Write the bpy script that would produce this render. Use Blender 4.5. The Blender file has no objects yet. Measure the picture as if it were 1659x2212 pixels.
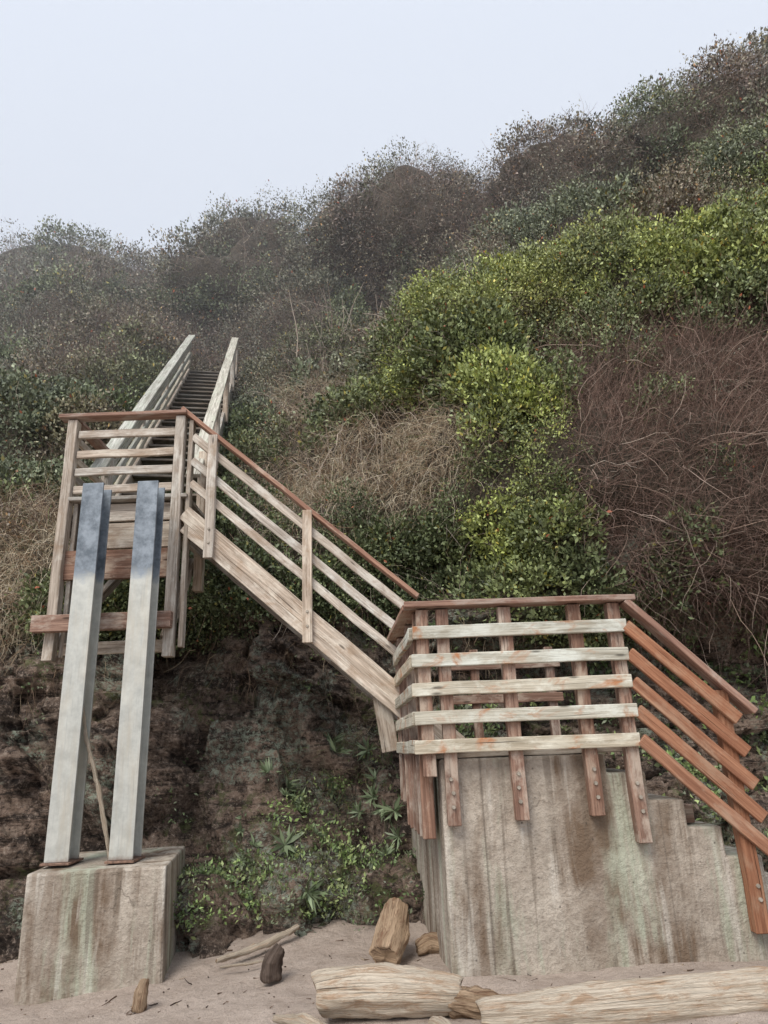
import bpy, math, random
import numpy as np
from mathutils import Vector, Matrix
rng = np.random.default_rng(7)
random.seed(3)
scene = bpy.context.scene
scene.view_settings.view_transform = 'Standard'
scene.view_settings.look = 'None'
scene.view_settings.exposure = 0

# ------------------------------------------------------------------ noise
def _hash(ix, iy, iz, seed):
    n = (ix*73856093) ^ (iy*19349663) ^ (iz*83492791) ^ (seed*2654435761 & 0x7fffffff)
    n = n & 0xffffffff
    n = ((n ^ (n >> 13)) * 1274126177) & 0xffffffff
    n = n ^ (n >> 16)
    return (n & 0xffff)/65535.0
def vnoise(p, scale=1.0, seed=0):
    p = np.asarray(p, float)*scale
    i = np.floor(p).astype(np.int64); f = p-i
    f = f*f*(3-2*f)
    r = 0
    for dx in (0, 1):
        wx = f[:, 0] if dx else 1-f[:, 0]
        for dy in (0, 1):
            wy = f[:, 1] if dy else 1-f[:, 1]
            for dz in (0, 1):
                wz = f[:, 2] if dz else 1-f[:, 2]
                r = r + wx*wy*wz*_hash(i[:, 0]+dx, i[:, 1]+dy, i[:, 2]+dz, seed)
    return r*2-1
def fbm(p, scale=1.0, seed=0, oct=4, gain=.5):
    a = 1; s = 0; t = 0
    for o in range(oct):
        s = s+a*vnoise(p, scale*2**o, seed+o*17); t += a; a *= gain
    return s/t
def worley(p, scale, seed):
    q = np.asarray(p, float)*scale; i = np.floor(q).astype(np.int64)
    best = np.full(len(q), 9.0); bid = np.zeros(len(q))
    for dx in (-1, 0, 1):
        for dy in (-1, 0, 1):
            for dz in (-1, 0, 1):
                a, b, c = i[:, 0]+dx, i[:, 1]+dy, i[:, 2]+dz
                d = (a+_hash(a, b, c, seed)-q[:, 0])**2+(b+_hash(a, b, c, seed+1)-q[:, 1])**2+(c+_hash(a, b, c, seed+2)-q[:, 2])**2
                m = d < best
                best = np.where(m, d, best); bid = np.where(m, _hash(a, b, c, seed+3), bid)
    return np.sqrt(best), bid
def unit(v):
    return v/np.maximum(np.linalg.norm(v, axis=-1, keepdims=True), 1e-9)
def sstep(a, b, x):
    t = np.clip((x-a)/(b-a), 0, 1); return t*t*(3-2*t)

# ------------------------------------------------------------------ materials
def newmat(name):
    m = bpy.data.materials.new(name); m.use_nodes = True
    nt = m.node_tree; nt.nodes.clear()
    out = nt.nodes.new('ShaderNodeOutputMaterial')
    b = nt.nodes.new('ShaderNodeBsdfPrincipled')
    nt.links.new(b.outputs[0], out.inputs[0])
    return m, nt, b
class NB:
    def __init__(s, nt): s.nt = nt
    def n(s, t, **k):
        nd = s.nt.nodes.new(t)
        for a, v in k.items(): setattr(nd, a, v)
        return nd
    def l(s, a, b): s.nt.links.new(a, b)
    def map(s, src, scale, rot=(0, 0, 0)):
        m = s.n('ShaderNodeMapping'); s.l(src, m.inputs['Vector']); m.inputs['Scale'].default_value = scale
        m.inputs['Rotation'].default_value = rot
        return m.outputs[0]
    def noise(s, vec, scale, detail=4, rough=.55, dist=0):
        n = s.n('ShaderNodeTexNoise'); s.l(vec, n.inputs['Vector'])
        n.inputs['Scale'].default_value = scale; n.inputs['Detail'].default_value = detail
        n.inputs['Roughness'].default_value = rough; n.inputs['Distortion'].default_value = dist
        return n.outputs['Fac']
    def ramp(s, fac, stops):
        r = s.n('ShaderNodeValToRGB'); s.l(fac, r.inputs[0])
        e = r.color_ramp.elements
        while len(e) < len(stops): e.new(.5)
        for i, (p, c) in enumerate(stops):
            e[i].position = p
            e[i].color = (c, c, c, 1) if isinstance(c, (int, float)) else (*c, 1)
        return r.outputs[0]
    def mix(s, fac, a, b, mode='MIX'):
        m = s.n('ShaderNodeMix', data_type='RGBA', blend_type=mode)
        if isinstance(fac, (int, float)): m.inputs[0].default_value = fac
        else: s.l(fac, m.inputs[0])
        for inp, v in ((m.inputs[6], a), (m.inputs[7], b)):
            if isinstance(v, tuple): inp.default_value = (*v, 1)
            else: s.l(v, inp)
        return m.outputs[2]
    def math(s, op, a, b=None):
        m = s.n('ShaderNodeMath', operation=op)
        for i, v in enumerate((a, b)):
            if v is None: continue
            if isinstance(v, (int, float)): m.inputs[i].default_value = v
            else: s.l(v, m.inputs[i])
        return m.outputs[0]
    def bump(s, h, strength, dist, bsdf):
        b = s.n('ShaderNodeBump'); b.inputs['Strength'].default_value = strength; b.inputs['Distance'].default_value = dist
        s.l(h, b.inputs['Height']); s.l(b.outputs[0], bsdf.inputs['Normal'])

def wood_mat(name, dark, light, patch, patch_amt=.35, patch2=None, p2amt=.2):
    m, nt, b = newmat(name); k = NB(nt)
    uv = k.n('ShaderNodeUVMap').outputs[0]
    g = k.noise(k.map(uv, (2.2, 60, 1)), 1.0, 6, .7, .8)
    g2 = k.noise(k.map(uv, (.8, 16, 1)), 1.0, 3, .5, 1.4)
    col = k.mix(k.ramp(g, [(.33, 0), (.62, 1)]), dark, light)
    col = k.mix(k.ramp(g2, [(.36, .6), (.60, 0)]), col, dark)
    pn = k.noise(k.map(uv, (2.6, 6, 1)), 1.0, 6, .7, .3)
    col = k.mix(k.ramp(pn, [(.48, 0), (.62, patch_amt)]), col, patch)
    if patch2:
        pn2 = k.noise(k.map(uv, (3.0, 4.5, 4)), 1.3, 5, .65, .5)
        col = k.mix(k.ramp(pn2, [(.53, 0), (.66, p2amt)]), col, patch2)
    kn = k.n('ShaderNodeTexVoronoi'); k.l(k.map(uv, (2.3, 9, 1)), kn.inputs['Vector']); kn.inputs['Scale'].default_value = 1
    col = k.mix(k.ramp(kn.outputs['Distance'], [(.05, .8), (.12, 0)]), col, tuple(c*.3 for c in dark))
    crack = k.noise(k.map(uv, (1.2, 90, 1)), 1.0, 2, .5, .3)
    col = k.mix(k.ramp(crack, [(.29, .85), (.34, 0)]), col, tuple(c*.3 for c in dark))
    at = k.n('ShaderNodeAttribute', attribute_name='tint')
    col = k.mix(1.0, col, at.outputs['Color'], 'MULTIPLY')
    k.l(col, b.inputs['Base Color']); b.inputs['Roughness'].default_value = .85
    b.inputs['Specular IOR Level'].default_value = .2
    k.bump(g, .7, .008, b)
    return m
M_grey = wood_mat('weathered_grey_wood', (.23, .185, .145), (.62, .545, .46), (.68, .65, .575), .6, (.30, .21, .14), .55)
M_pale = wood_mat('lichen_pale_wood', (.30, .265, .20), (.64, .60, .49), (.70, .70, .61), .8, (.42, .19, .09), .95)
M_brown = wood_mat('reddish_brown_wood', (.13, .075, .056), (.40, .26, .195), (.54, .46, .38), .75, (.18, .09, .06), .5)
M_cap = wood_mat('stained_handrail_wood', (.18, .095, .07), (.38, .235, .17), (.47, .40, .335), .55)
M_orange = wood_mat('orange_stained_wood', (.22, .095, .055), (.46, .235, .14), (.47, .33, .23), .55)
M_green = wood_mat('mossy_old_wood', (.17, .155, .12), (.56, .53, .46), (.40, .41, .33), .6)

def concrete_mat():
    m, nt, b = newmat('weathered_concrete'); k = NB(nt)
    co = k.n('ShaderNodeTexCoord').outputs['Object']
    n1 = k.noise(co, 1.7, 7, .68); n2 = k.noise(co, 30, 4, .65); n4 = k.noise(co, 6, 6, .7)
    col = k.mix(k.ramp(n1, [(.3, 0), (.7, 1)]), (.28, .235, .19), (.60, .535, .45))
    col = k.mix(k.ramp(n4, [(.35, .5), (.55, 0)]), col, (.31, .25, .20))
    col = k.mix(k.ramp(n2, [(.35, .4), (.55, 0)]), col, (.20, .17, .135))
    s1 = k.noise(k.map(co, (3.2, 3, .45)), 1, 6, .68, .4)
    s2 = k.noise(k.map(co, (1.9, 4, .30)), 1.3, 6, .65, .5)
    s3 = k.noise(k.map(co, (8, 7, .7)), 1.1, 5, .65, .2)
    s4 = k.noise(k.map(co, (16, 14, .5)), 1.0, 4, .6, .1)
    br = k.ramp(k.noise(co, 2.7, 4, .6), [(.36, .25), (.56, 1)])
    col = k.mix(k.ramp(s1, [(.50, 0), (.61, .65)]), col, (.41, .46, .35))
    col = k.mix(k.math('MULTIPLY', k.ramp(s2, [(.50, 0), (.60, .9)]), br), col, (.15, .10, .064))
    col = k.mix(k.ramp(s3, [(.56, 0), (.70, .55)]), col, (.68, .65, .58))
    col = k.mix(k.math('MULTIPLY', k.ramp(s4, [(.54, 0), (.63, .65)]), br), col, (.16, .13, .10))
    pits = k.n('ShaderNodeTexVoronoi'); k.l(co, pits.inputs['Vector']); pits.inputs['Scale'].default_value = 9
    col = k.mix(k.ramp(pits.outputs['Distance'], [(.03, .7), (.09, 0)]), col, (.07, .06, .05))
    ck = k.n('ShaderNodeTexVoronoi', feature='DISTANCE_TO_EDGE'); ck.inputs['Scale'].default_value = .6
    dv = k.n('ShaderNodeTexNoise'); dv.inputs['Scale'].default_value = 3; dv.inputs['Detail'].default_value = 5; k.l(co, dv.inputs['Vector'])
    ad = k.n('ShaderNodeMix', data_type='RGBA', blend_type='LINEAR_LIGHT'); ad.inputs[0].default_value = .22
    k.l(co, ad.inputs[6]); k.l(dv.outputs['Color'], ad.inputs[7]); k.l(ad.outputs[2], ck.inputs['Vector'])
    cf = k.math('MULTIPLY', k.ramp(ck.outputs['Distance'], [(.0, .6), (.004, 0)]), k.ramp(n1, [(.5, 0), (.56, 1)]))
    col = k.mix(cf, col, (.08, .065, .05))
    sep = k.n('ShaderNodeSeparateXYZ'); k.l(co, sep.inputs[0])
    line = k.math('ABSOLUTE', k.math('SUBTRACT', k.math('FRACT', k.math('MULTIPLY', sep.outputs[0], .82)), .5))
    col = k.mix(k.ramp(line, [(.0, .5), (.006, 0)]), col, (.12, .1, .08))
    k.l(col, b.inputs['Base Color']); b.inputs['Roughness'].default_value = .9
    b.inputs['Specular IOR Level'].default_value = .25
    k.bump(k.math('ADD', n2, k.math('MULTIPLY', n4, 2)), .7, .02, b)
    return m
M_conc = concrete_mat()

def steel_mat():
    m, nt, b = newmat('galvanised_steel'); k = NB(nt)
    co = k.n('ShaderNodeTexCoord').outputs['Object']
    sep = k.n('ShaderNodeSeparateXYZ'); k.l(co, sep.inputs[0])
    n1 = k.noise(co, 7, 6, .7); n2 = k.noise(k.map(co, (8, 8, 1)), 1.2, 4, .6); n3 = k.noise(k.map(co, (60, 60, 3)), 1, 4, .6)
    pale = k.mix(k.ramp(n1, [(.3, 0), (.7, 1)]), (.40, .41, .38), (.60, .61, .56))
    pale = k.mix(k.ramp(n2, [(.5, 0), (.7, .5)]), pale, (.46, .41, .32))
    pale = k.mix(k.ramp(n3, [(.55, 0), (.7, .4)]), pale, (.30, .31, .30))
    blue = k.mix(k.ramp(n1, [(.38, 0), (.62, 1)]), (.11, .135, .16), (.26, .30, .34))
    h = k.math('ADD', sep.outputs[2], k.math('MULTIPLY', n1, .35))
    col = k.mix(k.ramp(k.math('MULTIPLY', h, .25), [(.800, 0), (.825, 1)]), pale, blue)
    foot = k.ramp(k.math('ADD', sep.outputs[2], k.math('MULTIPLY', n1, .12)), [(.70, .8), (.75, 0)])
    col = k.mix(foot, col, (.17, .09, .055))
    k.l(col, b.inputs['Base Color']); b.inputs['Roughness'].default_value = .5
    b.inputs['Metallic'].default_value = .25
    return m
M_steel = steel_mat()

def simple_mat(name, c, rough=.8, metal=0, nscale=20, var=.4):
    m, nt, b = newmat(name); k = NB(nt)
    co = k.n('ShaderNodeTexCoord').outputs['Object']
    col = k.mix(k.ramp(k.noise(co, nscale, 4), [(.3, 0), (.7, 1)]), tuple(x*(1-var) for x in c), tuple(min(1, x*(1+var)) for x in c))
    k.l(col, b.inputs['Base Color']); b.inputs['Roughness'].default_value = rough; b.inputs['Metallic'].default_value = metal
    return m
M_bolt = simple_mat('bolt_metal', (.38, .34, .28), .5, .5)
M_rust = simple_mat('rusty_plate', (.20, .12, .085), .8, 0, 30, .6)

def sand_mat():
    m, nt, b = newmat('beach_sand'); k = NB(nt)
    co = k.n('ShaderNodeTexCoord').outputs['Object']
    n1 = k.noise(co, 1.6, 5, .6); n2 = k.noise(co, 150, 3, .6); n3 = k.noise(co, 9, 6, .7)
    col = k.mix(k.ramp(n1, [(.3, 0), (.7, 1)]), (.47, .385, .325), (.64, .54, .465))
    col = k.mix(k.ramp(n3, [(.35, .5), (.5, 0)]), col, (.38, .30, .245))
    col = k.mix(k.ramp(n2, [(.35, .6), (.55, 0)]), col, (.28, .215, .17))
    vo = k.n('ShaderNodeTexVoronoi'); k.l(co, vo.inputs['Vector']); vo.inputs['Scale'].default_value = 26
    col = k.mix(k.ramp(vo.outputs['Distance'], [(.06, .7), (.12, 0)]), col, (.13, .085, .065))
    k.l(col, b.inputs['Base Color']); b.inputs['Roughness'].default_value = .95
    b.inputs['Specular IOR Level'].default_value = .15
    k.bump(k.math('ADD', n3, k.math('MULTIPLY', n2, .2)), 1.0, .07, b)
    return m
M_sand = sand_mat()

def terrain_mat():
    m, nt, b = newmat('cliff_rock_and_soil'); k = NB(nt)
    co = k.n('ShaderNodeTexCoord').outputs['Object']
    sep = k.n('ShaderNodeSeparateXYZ'); k.l(co, sep.inputs[0])
    n1 = k.noise(co, 1.1, 6, .7, .5); n2 = k.noise(k.map(co, (1.2, 1.2, 8), (0, .45, 0)), 1.1, 8, .75, .6)
    n3 = k.noise(co, 17, 8, .85); n5 = k.noise(co, 4, 8, .75)
    rock = k.mix(k.ramp(n1, [(.40, 0), (.58, 1)]), (.10, .072, .055), (.31, .22, .165))
    rock = k.mix(k.ramp(n2, [(.43, .9), (.49, 0)]), rock, (.038, .028, .022))
    rock = k.mix(k.ramp(n5, [(.41, .8), (.47, 0)]), rock, (.05, .037, .03))
    rock = k.mix(k.ramp(n2, [(.54, 0), (.6, .5)]), rock, (.38, .30, .235))
    rock = k.mix(k.ramp(n3, [(.53, 0), (.59, .8)]), rock, (.50, .40, .325))
    rock = k.mix(k.ramp(n3, [(.42, .9), (.46, 0)]), rock, (.03, .021, .017))
    vo = k.noise(co, 14, 8, .9)
    area = k.ramp(k.noise(co, 1.0, 3), [(.51, 0), (.56, 1)])
    lich = k.math('MULTIPLY', k.ramp(vo, [(.51, 0), (.54, 1)]), area)
    rock = k.mix(lich, rock, (.37, .42, .33))
    moss = k.math('MULTIPLY', k.ramp(k.noise(co, 5, 8, .85), [(.52, 0), (.56, .8)]), k.ramp(k.noise(co, .9, 3), [(.52, 0), (.58, 1)]))
    rock = k.mix(moss, rock, (.14, .16, .06))
    soil = k.mix(k.ramp(n3, [(.42, 0), (.6, 1)]), (.04, .034, .024), (.18, .145, .105))
    up = k.ramp(k.math('ADD', k.math('MULTIPLY', sep.outputs[2], .2), k.math('MULTIPLY', k.math('SUBTRACT', n1, .5), .3)), [(.68, 0), (.76, 1)])
    col = k.mix(up, rock, soil)
    k.l(col, b.inputs['Base Color']); b.inputs['Roughness'].default_value = .8
    b.inputs['Specular IOR Level'].default_value = .35
    k.bump(k.math('ADD', k.math('ADD', n2, n5), k.math('MULTIPLY', n3, .25)), 1.0, .12, b)
    return m
M_terr = terrain_mat()

def attr_mat(name, rough=.6, spec=.3):
    m, nt, b = newmat(name); k = NB(nt)
    at = k.n('ShaderNodeAttribute', attribute_name='col')
    k.l(at.outputs['Color'], b.inputs['Base Color']); b.inputs['Roughness'].default_value = rough
    b.inputs['Specular IOR Level'].default_value = spec
    return m
M_leaf = attr_mat('shrub_leaves', .5, .45)
M_twig = attr_mat('dry_twigs', .9, .1)

def log_mat(name, dark, light, stain):
    m, nt, b = newmat(name); k = NB(nt)
    uv = k.n('ShaderNodeUVMap').outputs[0]
    g = k.noise(k.map(uv, (2.5, 34, 1)), 1, 8, .75, .9)
    g2 = k.noise(k.map(uv, (5, 7, 1)), 1, 7, .75, .6)
    g3 = k.noise(k.map(uv, (1.5, 60, 1)), 1, 3, .6, .5)
    col = k.mix(k.ramp(g, [(.30, 0), (.52, 1)]), dark, light)
    col = k.mix(k.ramp(g2, [(.5, 0), (.62, .8)]), col, stain)
    col = k.mix(k.ramp(g3, [(.33, .9), (.39, 0)]), col, tuple(c*.3 for c in dark))
    k.l(col, b.inputs['Base Color']); b.inputs['Roughness'].default_value = .85
    b.inputs['Specular IOR Level'].default_value = .2
    k.bump(k.math('ADD', g, g2), 1, .03, b)
    return m
M_log = log_mat('bleached_driftwood', (.48, .34, .22), (.86, .75, .60), (.58, .38, .24))
M_log2 = log_mat('brown_driftwood', (.16, .09, .055), (.62, .45, .30), (.24, .125, .07))
M_log3 = log_mat('dark_driftwood', (.05, .035, .028), (.20, .15, .12), (.09, .06, .045))
M_endgrain = log_mat('log_end_grain', (.13, .08, .05), (.40, .28, .18), (.10, .06, .04))

# ------------------------------------------------------------------ helpers
def link(o, parent=None):
    scene.collection.objects.link(o)
    if parent: o.parent = parent
    return o
def empty(name):
    o = bpy.data.objects.new(name, None); o.empty_display_size = .1
    return link(o)
class Part:
    def __init__(s): s.v = []; s.f = []; s.uv = []; s.t = []
    def beam(s, p0, p1, w, h, up=(0, 0, 1), tint=None, jit=.004):
        p0 = Vector(p0); p1 = Vector(p1); d = (p1-p0); L = d.length; d.normalize()
        up = Vector(up); side = d.cross(up).normalized(); u = side.cross(d).normalized()
        if tint is None: tint = random.uniform(.78, 1.12)
        tint *= random.uniform(.93, 1.07)
        warm = random.uniform(-.05, .05); tc = (tint*(1+warm), tint, tint*(1-warm), 1)
        n = max(1, int(L/.28)); base = len(s.v)
        ou = random.uniform(0, 50); ov = random.uniform(0, 50)
        for i in range(n+1):
            c = p0+d*(L*i/n)+side*random.uniform(-jit, jit)+u*random.uniform(-jit, jit)
            for a, b_ in ((-1, -1), (1, -1), (1, 1), (-1, 1)):
                s.v.append(c+side*(a*w/2)+u*(b_*h/2))
        acc = [0, w, w+h, 2*w+h, 2*w+2*h]
        for i in range(n):
            for j in range(4):
                a = base+i*4+j; b_ = base+i*4+(j+1) % 4
                s.f.append((a, b_, b_+4, a+4))
                u0 = ou+L*i/n; u1 = ou+L*(i+1)/n
                s.uv += [(u0, ov+acc[j]), (u0, ov+acc[j+1]), (u1, ov+acc[j+1]), (u1, ov+acc[j])]
                s.t += [tc]*4
        dk = (tc[0]*.75, tc[1]*.72, tc[2]*.7, 1)
        s.f.append((base+3, base+2, base+1, base)); s.uv += [(ou, ov), (ou+.02, ov), (ou+.02, ov+h), (ou, ov+h)]; s.t += [dk]*4
        e = base+n*4
        s.f.append((e, e+1, e+2, e+3)); s.uv += [(ou, ov), (ou+.02, ov), (ou+.02, ov+h), (ou, ov+h)]; s.t += [dk]*4
    def make(s, name, mat, parent=None, bevel=.005):
        me = bpy.data.meshes.new(name); me.from_pydata([tuple(v) for v in s.v], [], s.f)
        uvl = me.uv_layers.new(name='UVMap'); uvl.data.foreach_set('uv', np.array(s.uv, 'f').ravel())
        ca = me.color_attributes.new('tint', 'FLOAT_COLOR', 'CORNER'); ca.data.foreach_set('color', np.array(s.t, 'f').ravel())
        me.materials.append(mat); me.update()
        o = link(bpy.data.objects.new(name, me), parent)
        if bevel:
            md = o.modifiers.new('bevel', 'BEVEL'); md.width = bevel; md.segments = 1; md.limit_method = 'ANGLE'; md.angle_limit = math.radians(50)
        return o
def poly_mesh(name, v, f, mat, parent=None, bevel=.01):
    me = bpy.data.meshes.new(name); me.from_pydata([tuple(a) for a in v], [], f); me.materials.append(mat); me.update()
    o = link(bpy.data.objects.new(name, me), parent)
    if bevel:
        md = o.modifiers.new('bevel', 'BEVEL'); md.width = bevel; md.segments = 2; md.limit_method = 'ANGLE'
    return o
def np_mesh(name, V, Q, mat, cols=None, smooth=False):
    me = bpy.data.meshes.new(name)
    me.vertices.add(len(V)); me.vertices.foreach_set('co', np.ascontiguousarray(V, 'f').ravel())
    nq = len(Q)
    me.loops.add(nq*4); me.loops.foreach_set('vertex_index', np.ascontiguousarray(Q, 'i').ravel())
    me.polygons.add(nq); me.polygons.foreach_set('loop_start', np.arange(nq, dtype='i')*4)
    if smooth: me.polygons.foreach_set('use_smooth', np.ones(nq, bool))
    me.update(calc_edges=True)
    if cols is not None:
        ca = me.color_attributes.new('col', 'FLOAT_COLOR', 'POINT')
        c4 = np.ones((len(V), 4), 'f'); c4[:, :3] = cols
        ca.data.foreach_set('color', c4.ravel())
    me.materials.append(mat)
    return link(bpy.data.objects.new(name, me))

# ------------------------------------------------------------------ terrain
XS = [-30, -12, -5, -3, -1.2, .3, 1.2, 2.5, 4.5, 8, 12, 30]
PR = [
 [(7.2,-.6),(7.5,.5),(7.9,1.6),(8.15,2.6),(8.3,3.3),(9.2,4.3),(11.5,6.5),(15,9.8),(19,13.4)],
 [(7.2,-.6),(7.5,.5),(7.9,1.6),(8.15,2.6),(8.3,3.3),(9.2,4.3),(11.5,6.5),(15,9.8),(19,13.4)],
 [(7.2,-.6),(7.5,.5),(7.9,1.6),(8.15,2.6),(8.3,3.3),(9.2,4.3),(11.5,6.5),(15,9.7),(19,13.4)],
 [(7.1,-.6),(7.45,.5),(8.0,1.5),(8.35,2.5),(8.4,3.2),(9.2,4.2),(11.5,6.3),(15,9.5),(18.5,13.4)],
 [(6.5,-.4),(7.0,.3),(7.9,1.0),(8.6,2.0),(8.5,3.2),(9.0,4.3),(10.7,6.5),(13.8,9.6),(17.5,13.2)],
 [(6.6,-.4),(7.1,.4),(8.0,1.1),(8.7,2.0),(8.5,3.1),(8.8,4.4),(10.3,6.8),(13.2,9.6),(16.6,12.6)],
 [(7.5,-.4),(7.9,.6),(8.3,1.4),(8.5,2.2),(8.1,3.0),(8.2,4.5),(9.6,6.8),(12.4,9.6),(15.8,12.6)],
 [(7.6,-.4),(8.0,.6),(8.3,1.4),(8.4,2.2),(7.9,3.0),(7.9,4.6),(9.2,6.8),(11.8,9.6),(15.2,12.6)],
 [(7.5,-.4),(7.9,.6),(8.2,1.4),(8.2,2.2),(7.6,3.0),(7.8,4.8),(9.0,7.1),(11.5,10.0),(14.4,12.8)],
 [(6.4,-.4),(6.8,.6),(7.2,1.4),(7.3,2.2),(7.2,3.0),(7.4,4.8),(8.7,7.5),(10.8,10.9),(13,13.8)],
 [(6.0,-.4),(6.4,.6),(6.8,1.4),(7.0,2.2),(7.0,3.0),(7.3,4.8),(8.4,7.8),(10.4,11.3),(12.2,13.7)],
 [(6.0,-.4),(6.4,.6),(6.8,1.4),(7.0,2.2),(7.0,3.0),(7.3,4.8),(8.4,7.8),(10.4,11.3),(12.2,13.7)]]
RX = [-30, -16, -12, -10.6, -9.4, -8.2, -7.2, -6.3, -5.4, -4.2, -3.0, -2.2, -1.5, -.9, -.3, .3, 1.2, 1.9, 2.9, 3.7, 4.3, 5, 5.9, 6.9, 7.8, 8.6, 9.6, 11, 14, 30]
RY = [28, 26, 25, 24.5, 24, 23.6, 23.3, 22.9, 22.6, 22, 21.6, 21.3, 21, 20.3, 19.9, 19.6, 19.3, 19, 18.5, 18.1, 17.7, 17.3, 16.9, 16.4, 15.8, 15.3, 14.7, 14.1, 13.5, 13]
RR = [.84, .85, .842, .815, .79, .775, .785, .83, .862, .868, .85, .82, .79, .82, .87, .90, .908, .905, .885, .875, .905, .955, .99, 1.03, 1.075, 1.11, 1.165, 1.215, 1.26, 1.26]
def terrain_ctrl(x):
    t = np.zeros((len(x), 12, 2))
    P = np.array(PR)
    for i in range(9):
        for c in (0, 1): t[:, i, c] = np.interp(x, XS, P[:, i, c])
    ry = np.interp(x, RX, RY); rr = np.interp(x, RX, RR)
    t[:, 9, 0] = ry; t[:, 9, 1] = 1.45+rr*ry-.6
    t[:, 10, 0] = ry+5; t[:, 10, 1] = t[:, 9, 1]-1.5
    t[:, 11, 0] = ry+45; t[:, 11, 1] = t[:, 9, 1]-8
    return t
gx = np.concatenate([np.linspace(-30, -14, 50, endpoint=False), np.linspace(-14, -7, 80, endpoint=False), np.linspace(-7, 7, 420, endpoint=False), np.linspace(7, 14, 80, endpoint=False), np.linspace(14, 30, 50)])
seg = [38, 42, 42, 36, 30, 36, 46, 46, 50, 14, 6]
ss = np.concatenate([np.linspace(i, i+1, n, endpoint=False) for i, n in enumerate(seg)]+[[11.0]])
C = terrain_ctrl(gx)
for c in (0, 1):
    k = np.hanning(11); k /= k.sum()
    for i in range(12):
        a = C[:, i, c]; C[:, i, c] = np.convolve(np.pad(a, 5, mode='edge'), k, 'valid')
i0 = np.minimum(ss.astype(int), 10); f = ss-i0
def cr(C, i, f):
    pm = C[:, np.maximum(i-1, 0)]; p0 = C[:, i]; p1 = C[:, i+1]; p2 = C[:, np.minimum(i+2, 11)]
    f = f[None, :, None]
    m0 = (p1-pm)*.35; m1 = (p2-p0)*.35
    return (2*f**3-3*f**2+1)*p0+(f**3-2*f**2+f)*m0+(-2*f**3+3*f**2)*p1+(f**3-f**2)*m1
G = cr(C, i0, f)
NX, NS = len(gx), len(ss)
T = np.zeros((NX, NS, 3)); T[:, :, 0] = gx[:, None]; T[:, :, 1] = G[:, :, 0]; T[:, :, 2] = G[:, :, 1]
def gnorm(T):
    du = np.gradient(T, axis=0); dv = np.gradient(T, axis=1)
    return unit(np.cross(du, dv))
N0 = gnorm(T)
if N0[NX//2, NS//3, 1] > 0: N0 = -N0
P = T.reshape(-1, 3)
sidx = np.tile(ss, NX)
STAIR = lambda y: -2.75-.176*(y-7.9)
corr = np.exp(-((P[:, 0]-STAIR(P[:, 1]))/1.0)**2)*(P[:, 1] < 16.5)*sstep(3.2, 4.2, P[:, 2])
lowm = 1-sstep(3.0, 4.2, P[:, 2])
upm = 1-lowm
far = sstep(9, 18, P[:, 1])
wq = P+np.stack([fbm(P, .8, 300+i, 2) for i in range(3)], -1)*.35
wr = P+np.stack([fbm(P, 1.6, 400+i, 3) for i in range(3)], -1)*.22
tilt = wr@np.array([[1, 0, .45], [0, 1, 0], [-.45, 0, 1]])
rk1, rid = worley(tilt*np.array([1, .8, 2.0]), .75, 5)
rk2, rid2 = worley(tilt*np.array([1, .8, 2.6]), 1.9, 8)
rk3, rid3 = worley(tilt*np.array([1, 1, 2.0]), 5.5, 9)
rockn = fbm(P, .7, 5, 4, .5)*.45+(rid-.4)*.55+(.5-rk1)*.25+(rid2-.5)*.30+(rid3-.5)*.11+fbm(P, 9, 61, 2)*.02
w1, id1 = worley(wq, .36, 77)
w2, id2 = worley(wq, .85, 12)
dome = (1-np.minimum(w1*1.25, 1)**2)*1.1*(.3+.7*far)+(1-np.minimum(w2*1.25, 1)**2)*.6*(.55+.45*far)
MOUNDS = [(1.5, 15.9, 3.0, 2.4, 2.0), (-4.4, 16.8, 2.3, 2.2, 1.9), (-6.8, 11.2, 2.4, 1.7, 1.3), (5.2, 15.0, 1.9, 1.9, 1.4), (8.2, 15.0, 1.9, 2.3, 1.4),
          (2.8, 12.0, 1.5, 1.3, .9), (5.5, 10.3, 2.0, 1.2, 1.0), (8.5, 10.8, 2.0, 1.5, 1.0), (-9.2, 14.5, 2.3, 1.7, 1.3), (1.0, 7.3, 1.4, 1.0, .65), (-6.4, 6.6, 1.8, 1.3, .7),
          (3.6, 8.1, 1.6, .8, .6), (-1.4, 12.6, 1.3, 1.3, .8), (6.2, 8.3, 1.6, .9, .6)]
md_ = np.zeros(len(P))
for cx, cz, rx, rz, h in MOUNDS:
    dd_ = ((wq[:, 0]-cx)/rx)**2+((wq[:, 2]-cz)/rz)**2
    md_ = np.maximum(md_, h*np.sqrt(np.clip(1-dd_, 0, 1)))
md_ *= 1-sstep(8.9, 9.4, sidx)
disp = rockn*lowm+upm*(dome+md_*.9-.8*(.35+.65*far)+fbm(P, 2.5, 3, 3)*.1)
disp = disp*(1-.95*corr)-corr*.15
disp = disp*(1-.6*np.exp(-((sidx-9)/.3)**2))*(1-sstep(9.0, 9.8, sidx))
def gz(cx, cz, rx, rz): return np.exp(-((P[:, 0]-cx)/rx)**2-((P[:, 2]-cz)/rz)**2)
disp -= (1.4*gz(-.2, 11.0, 1.8, .7)+1.2*gz(-2.7, 3.0, .75, .55)+.6*gz(.5, 3.6, 1.2, .45)+.7*gz(3.2, 2.4, 2.2, .5)+.8*gz(4.2, 12.6, 1.6, .5))*(sidx < 9)
P2 = P+N0.reshape(-1, 3)*disp[:, None]
inm = (P2[:, 0] > -3.7) & (P2[:, 0] < .5) & (P2[:, 1] < 8.0) & (P2[:, 2] > 2.1)
P2[inm, 1] = 8.0
T2 = P2.reshape(NX, NS, 3)
idx = np.arange(NX*NS).reshape(NX, NS)
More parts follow.
